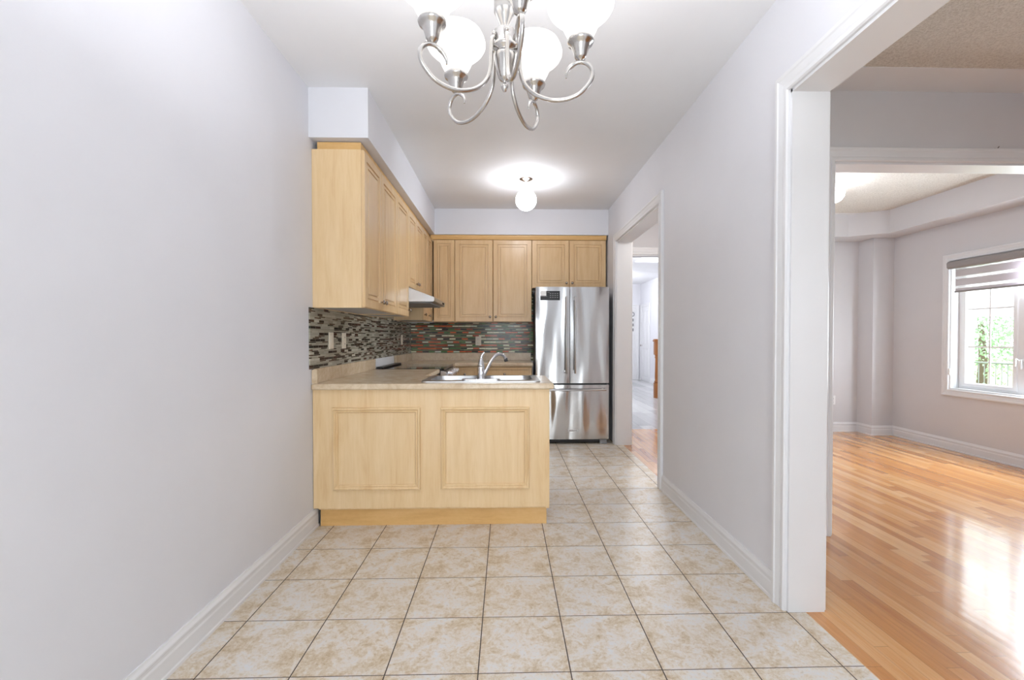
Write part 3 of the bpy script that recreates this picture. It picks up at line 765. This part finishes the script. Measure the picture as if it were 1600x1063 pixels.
b = MB().box(xg-.01, xg+.03, WY1-.045, WY1-.012, WZ0+.012, WZ1-.012).box(xg-.01, xg+.03, WY0+.012, WY0+.045, WZ0+.012, WZ1-.012).box(xg-.01, xg+.03, WY0+.045, WY1-.045, WZ0+.012, WZ0+.035)
b.box(xg-.01, xg+.03, WY0+.045, WY1-.045, WZ1-.035, WZ1-.012).box(xg-.012, xg+.03, ym-.03, ym+.03, WZ0+.035, WZ1-.035).build('window_frame', 'vinyl', w1)
sash(ym+.03, WY1-.045); sash(WY0+.045, ym-.03)
MB().box(xg-.035, xg-.012, ym-.012, ym+.012, .90, .99).tube([(xg-.03, ym, .98), (xg-.06, ym+.005, 1.0), (xg-.065, ym+.01, .93)], .006).build('latch', 'white_plastic', w1)
# unseen dining window added to light the divider wall
w3 = struct(MB().sweep([(2.7, REAR, .9), (3.7, REAR, .9), (3.7, REAR, 2.1), (2.7, REAR, 2.1)], [(a, bb) for a, bb in CAS], (0, 1, 0), closed=True).build('window_added', 'trim'))
MB().box(2.7, 3.7, REAR-.09, REAR-.05, .9, .95).box(2.7, 3.7, REAR-.09, REAR-.05, 2.05, 2.1).box(2.7, 2.75, REAR-.09, REAR-.05, .95, 2.05).box(3.65, 3.7, REAR-.09, REAR-.05, .95, 2.05).box(3.18, 3.22, REAR-.09, REAR-.05, .95, 2.05).build('window_frame', 'vinyl', w3)
# zebra blind
bl = thing('roller_blind', 'grey zebra roller blind rolled most of the way up in the window', 'blind', (0, 0, 0))
cas = [(FX+.005, 1.925), (FX-.03, 1.925), (FX-.045, 1.94), (FX-.048, 1.985), (FX-.035, 2.002), (FX+.005, 2.004)]
n = len(cas); vs = [(x, WY1+.004, z) for x, z in cas]+[(x, WY0-.004, z) for x, z in cas]
MB().add(vs, [tuple(range(n)), tuple(reversed(range(n, 2*n)))]+[(i, (i+1) % n, n+(i+1) % n, n+i) for i in range(n)]).build('cassette', 'cassette', bl, bevel=.004)
MB().box(FX-.014, FX-.012, WY0+.06, 4.75, 1.685, 1.926).build('cloth', 'blind', bl)
MB().box(FX-.019, FX-.007, WY0+.06, 4.755, 1.67, 1.688).build('bottom_rail', 'cassette', bl, bevel=.003)
b = MB().tube([(FX-.02, WY1-.008, 1.93), (FX-.02, WY1-.008, .85)], .0015, 6); b.build('chain', 'white_plastic', bl)
MB().box(FX-.028, FX-.008, WY1-.03, WY1-.0125, .80, .87).build('chain_holder', 'white_plastic', bl, bevel=.003)
# small hook on the divider wall
tag(MB().tube([(2.958, Y2, 2.334), (2.960, Y2-.012, 2.338), (2.968, Y2-.014, 2.350)], .002, 8).tube([(2.948, Y2, 2.336), (2.950, Y2-.008, 2.342)], .002, 8).build('wall_hook', 'black'),
    'tiny dark hook on the wall above the wide cased opening', 'hook')

# ------------------------------------------------------------------ hall and foyer
nw = thing('newel_post', 'turned oak newel post with square cap at the foyer stairs', 'post', (2.985, 9.1, 0))
MB().box(-.045, .045, -.045, .045, 0, .30).box(-.045, .045, -.045, .045, .86, 1.12).box(-.06, .06, -.06, .06, 1.12, 1.15).box(-.05, .05, -.05, .05, 1.15, 1.17)\
    .lathe([(.040, .30), (.044, .33), (.028, .35), (.034, .40), (.030, .55), (.024, .78), (.038, .81), (.028, .83), (.040, .86)], (0, 0, 0), 20).build('shaft', 'newel', nw)
ra = thing('stair_railing', 'oak handrail with white balusters beside the newel post', 'railing', (0, 0, 0))
MB().box(3.045, 3.84, 9.07, 9.13, .98, 1.04).build('handrail', 'newel', ra, bevel=.01)
for k in range(6): MB().box(3.14+k*.115, 3.165+k*.115, 9.09, 9.115, .0, .98).build('baluster', 'trim', ra)
def panel_door(name, x0, x1, z1, tf):
    par = struct(MB().box(x0, x1, -.002, .03, .01, z1).build(name, 'trim'))
    for a, c in ((.12, .9), (1.02, z1-.12)):
        w = (x1-x0)/2
        for k in range(2):
            MB().panel(x0+.06+k*(w-.02), x0+w-.03+k*(w-.02)+.01, a, c, -.002, [(0, .001), (.006, .008), (.02, .003), (.03, .008)]).build('door_panel', 'trim', par)
    MB().lathe([(.008, 0), (.008, .03), (.025, .04), (.028, .055), (.015, .066), (0, .068)], (x0+.08, -.002, .98), 16, '-y', False).build('door_knob', 'nickel', par)
    MB().sweep([(x0, 0, 0), (x0, 0, z1), (x1, 0, z1), (x1, 0, 0)], [(a, bb) for a, bb in CAS], (0, -1, 0)).build('door_casing', 'trim', par)
    par.matrix_world = tf
    return par
panel_door('door_2', 2.85, 3.70, 2.05, Matrix.Translation((0, 13.098, 0)))
panel_door('door_3', -13.0, -12.3, 2.05, Matrix.Translation((3.838, 0, 0)) @ Matrix.Rotation(-PI/2, 4, 'Z'))
dn = thing('door_ornament', 'small grey hanging ornament on the far white door', 'ornament', (3.60, 13.08, 0))
MB().tube([(.045*math.cos(2*PI*i/16), 0, 1.86+.055*math.sin(2*PI*i/16)) for i in range(17)], .014, 8, False).build('ring', 'grey_plastic', dn)
for k in range(3): MB().box(-.03, .03, -.01, .01, 1.66-k*.14, 1.74-k*.14).build('tag', 'grey_plastic', dn, bevel=.005)

# ------------------------------------------------------------------ outside the window
struct(MB().box(FX+.3, 40, -15, 40, -.6, -.5).build('floor_lawn', 'grass'))
house = thing('neighbour_house', 'white sided house front with porch beam seen through the window', 'house', (0, 0, 0))
b = MB()
for k in range(14): b.add([(9.2, 6, 1.6+k*.12), (9.2, 16, 1.6+k*.12), (9.2, 16, 1.72+k*.12), (9.2, 6, 1.72+k*.12), (9.17, 6, 1.6+k*.12), (9.17, 16, 1.6+k*.12)], [(4, 5, 2, 3), (0, 1, 5, 4), (0, 3, 2, 1)])
b.build('siding', 'siding', house)
MB().box(9.0, 9.3, 8.95, 9.33, -.5, 1.6).build('porch_column', 'siding', house)
rl = thing('iron_railing', 'low metal railing outside the window', 'railing', (0, 0, 0))
MB().tube([(11, 6.5, .62), (11, 14, .62)], .02, 8).build('top_rail', 'iron', rl)
b = MB()
for k in range(60): b.tube([(11, 6.6+k*.125, -.5), (11, 6.6+k*.125, .62)], .009, 6)
o = b.build('bars', 'iron', rl); o['kind'] = 'stuff'
tr = thing('tree', 'leafy green tree behind the outdoor railing', 'tree', (15, 14.2, -.5))
MB().tube([(0, 0, 0), (.05, 0, 1.0), (0, .05, 2.2)], [.14, .11, .07]).build('trunk', 'bark', tr)
b = MB(); rnd = random.Random(3)
for k in range(5200):
    c = Vector((rnd.gauss(0, 1.0), rnd.gauss(0, 1.1), 1.75+rnd.gauss(0, .62)))
    d = Vector((rnd.gauss(0, 1), rnd.gauss(0, 1), rnd.gauss(0, 1))).normalized(); e = d.orthogonal().normalized(); g = d.cross(e)
    s_ = rnd.uniform(.04, .075); b.add([c-e*s_, c+g*s_*.5, c+e*s_, c-g*s_*.5], [(0, 1, 2, 3)])
b.build('foliage', 'leaf', tr)
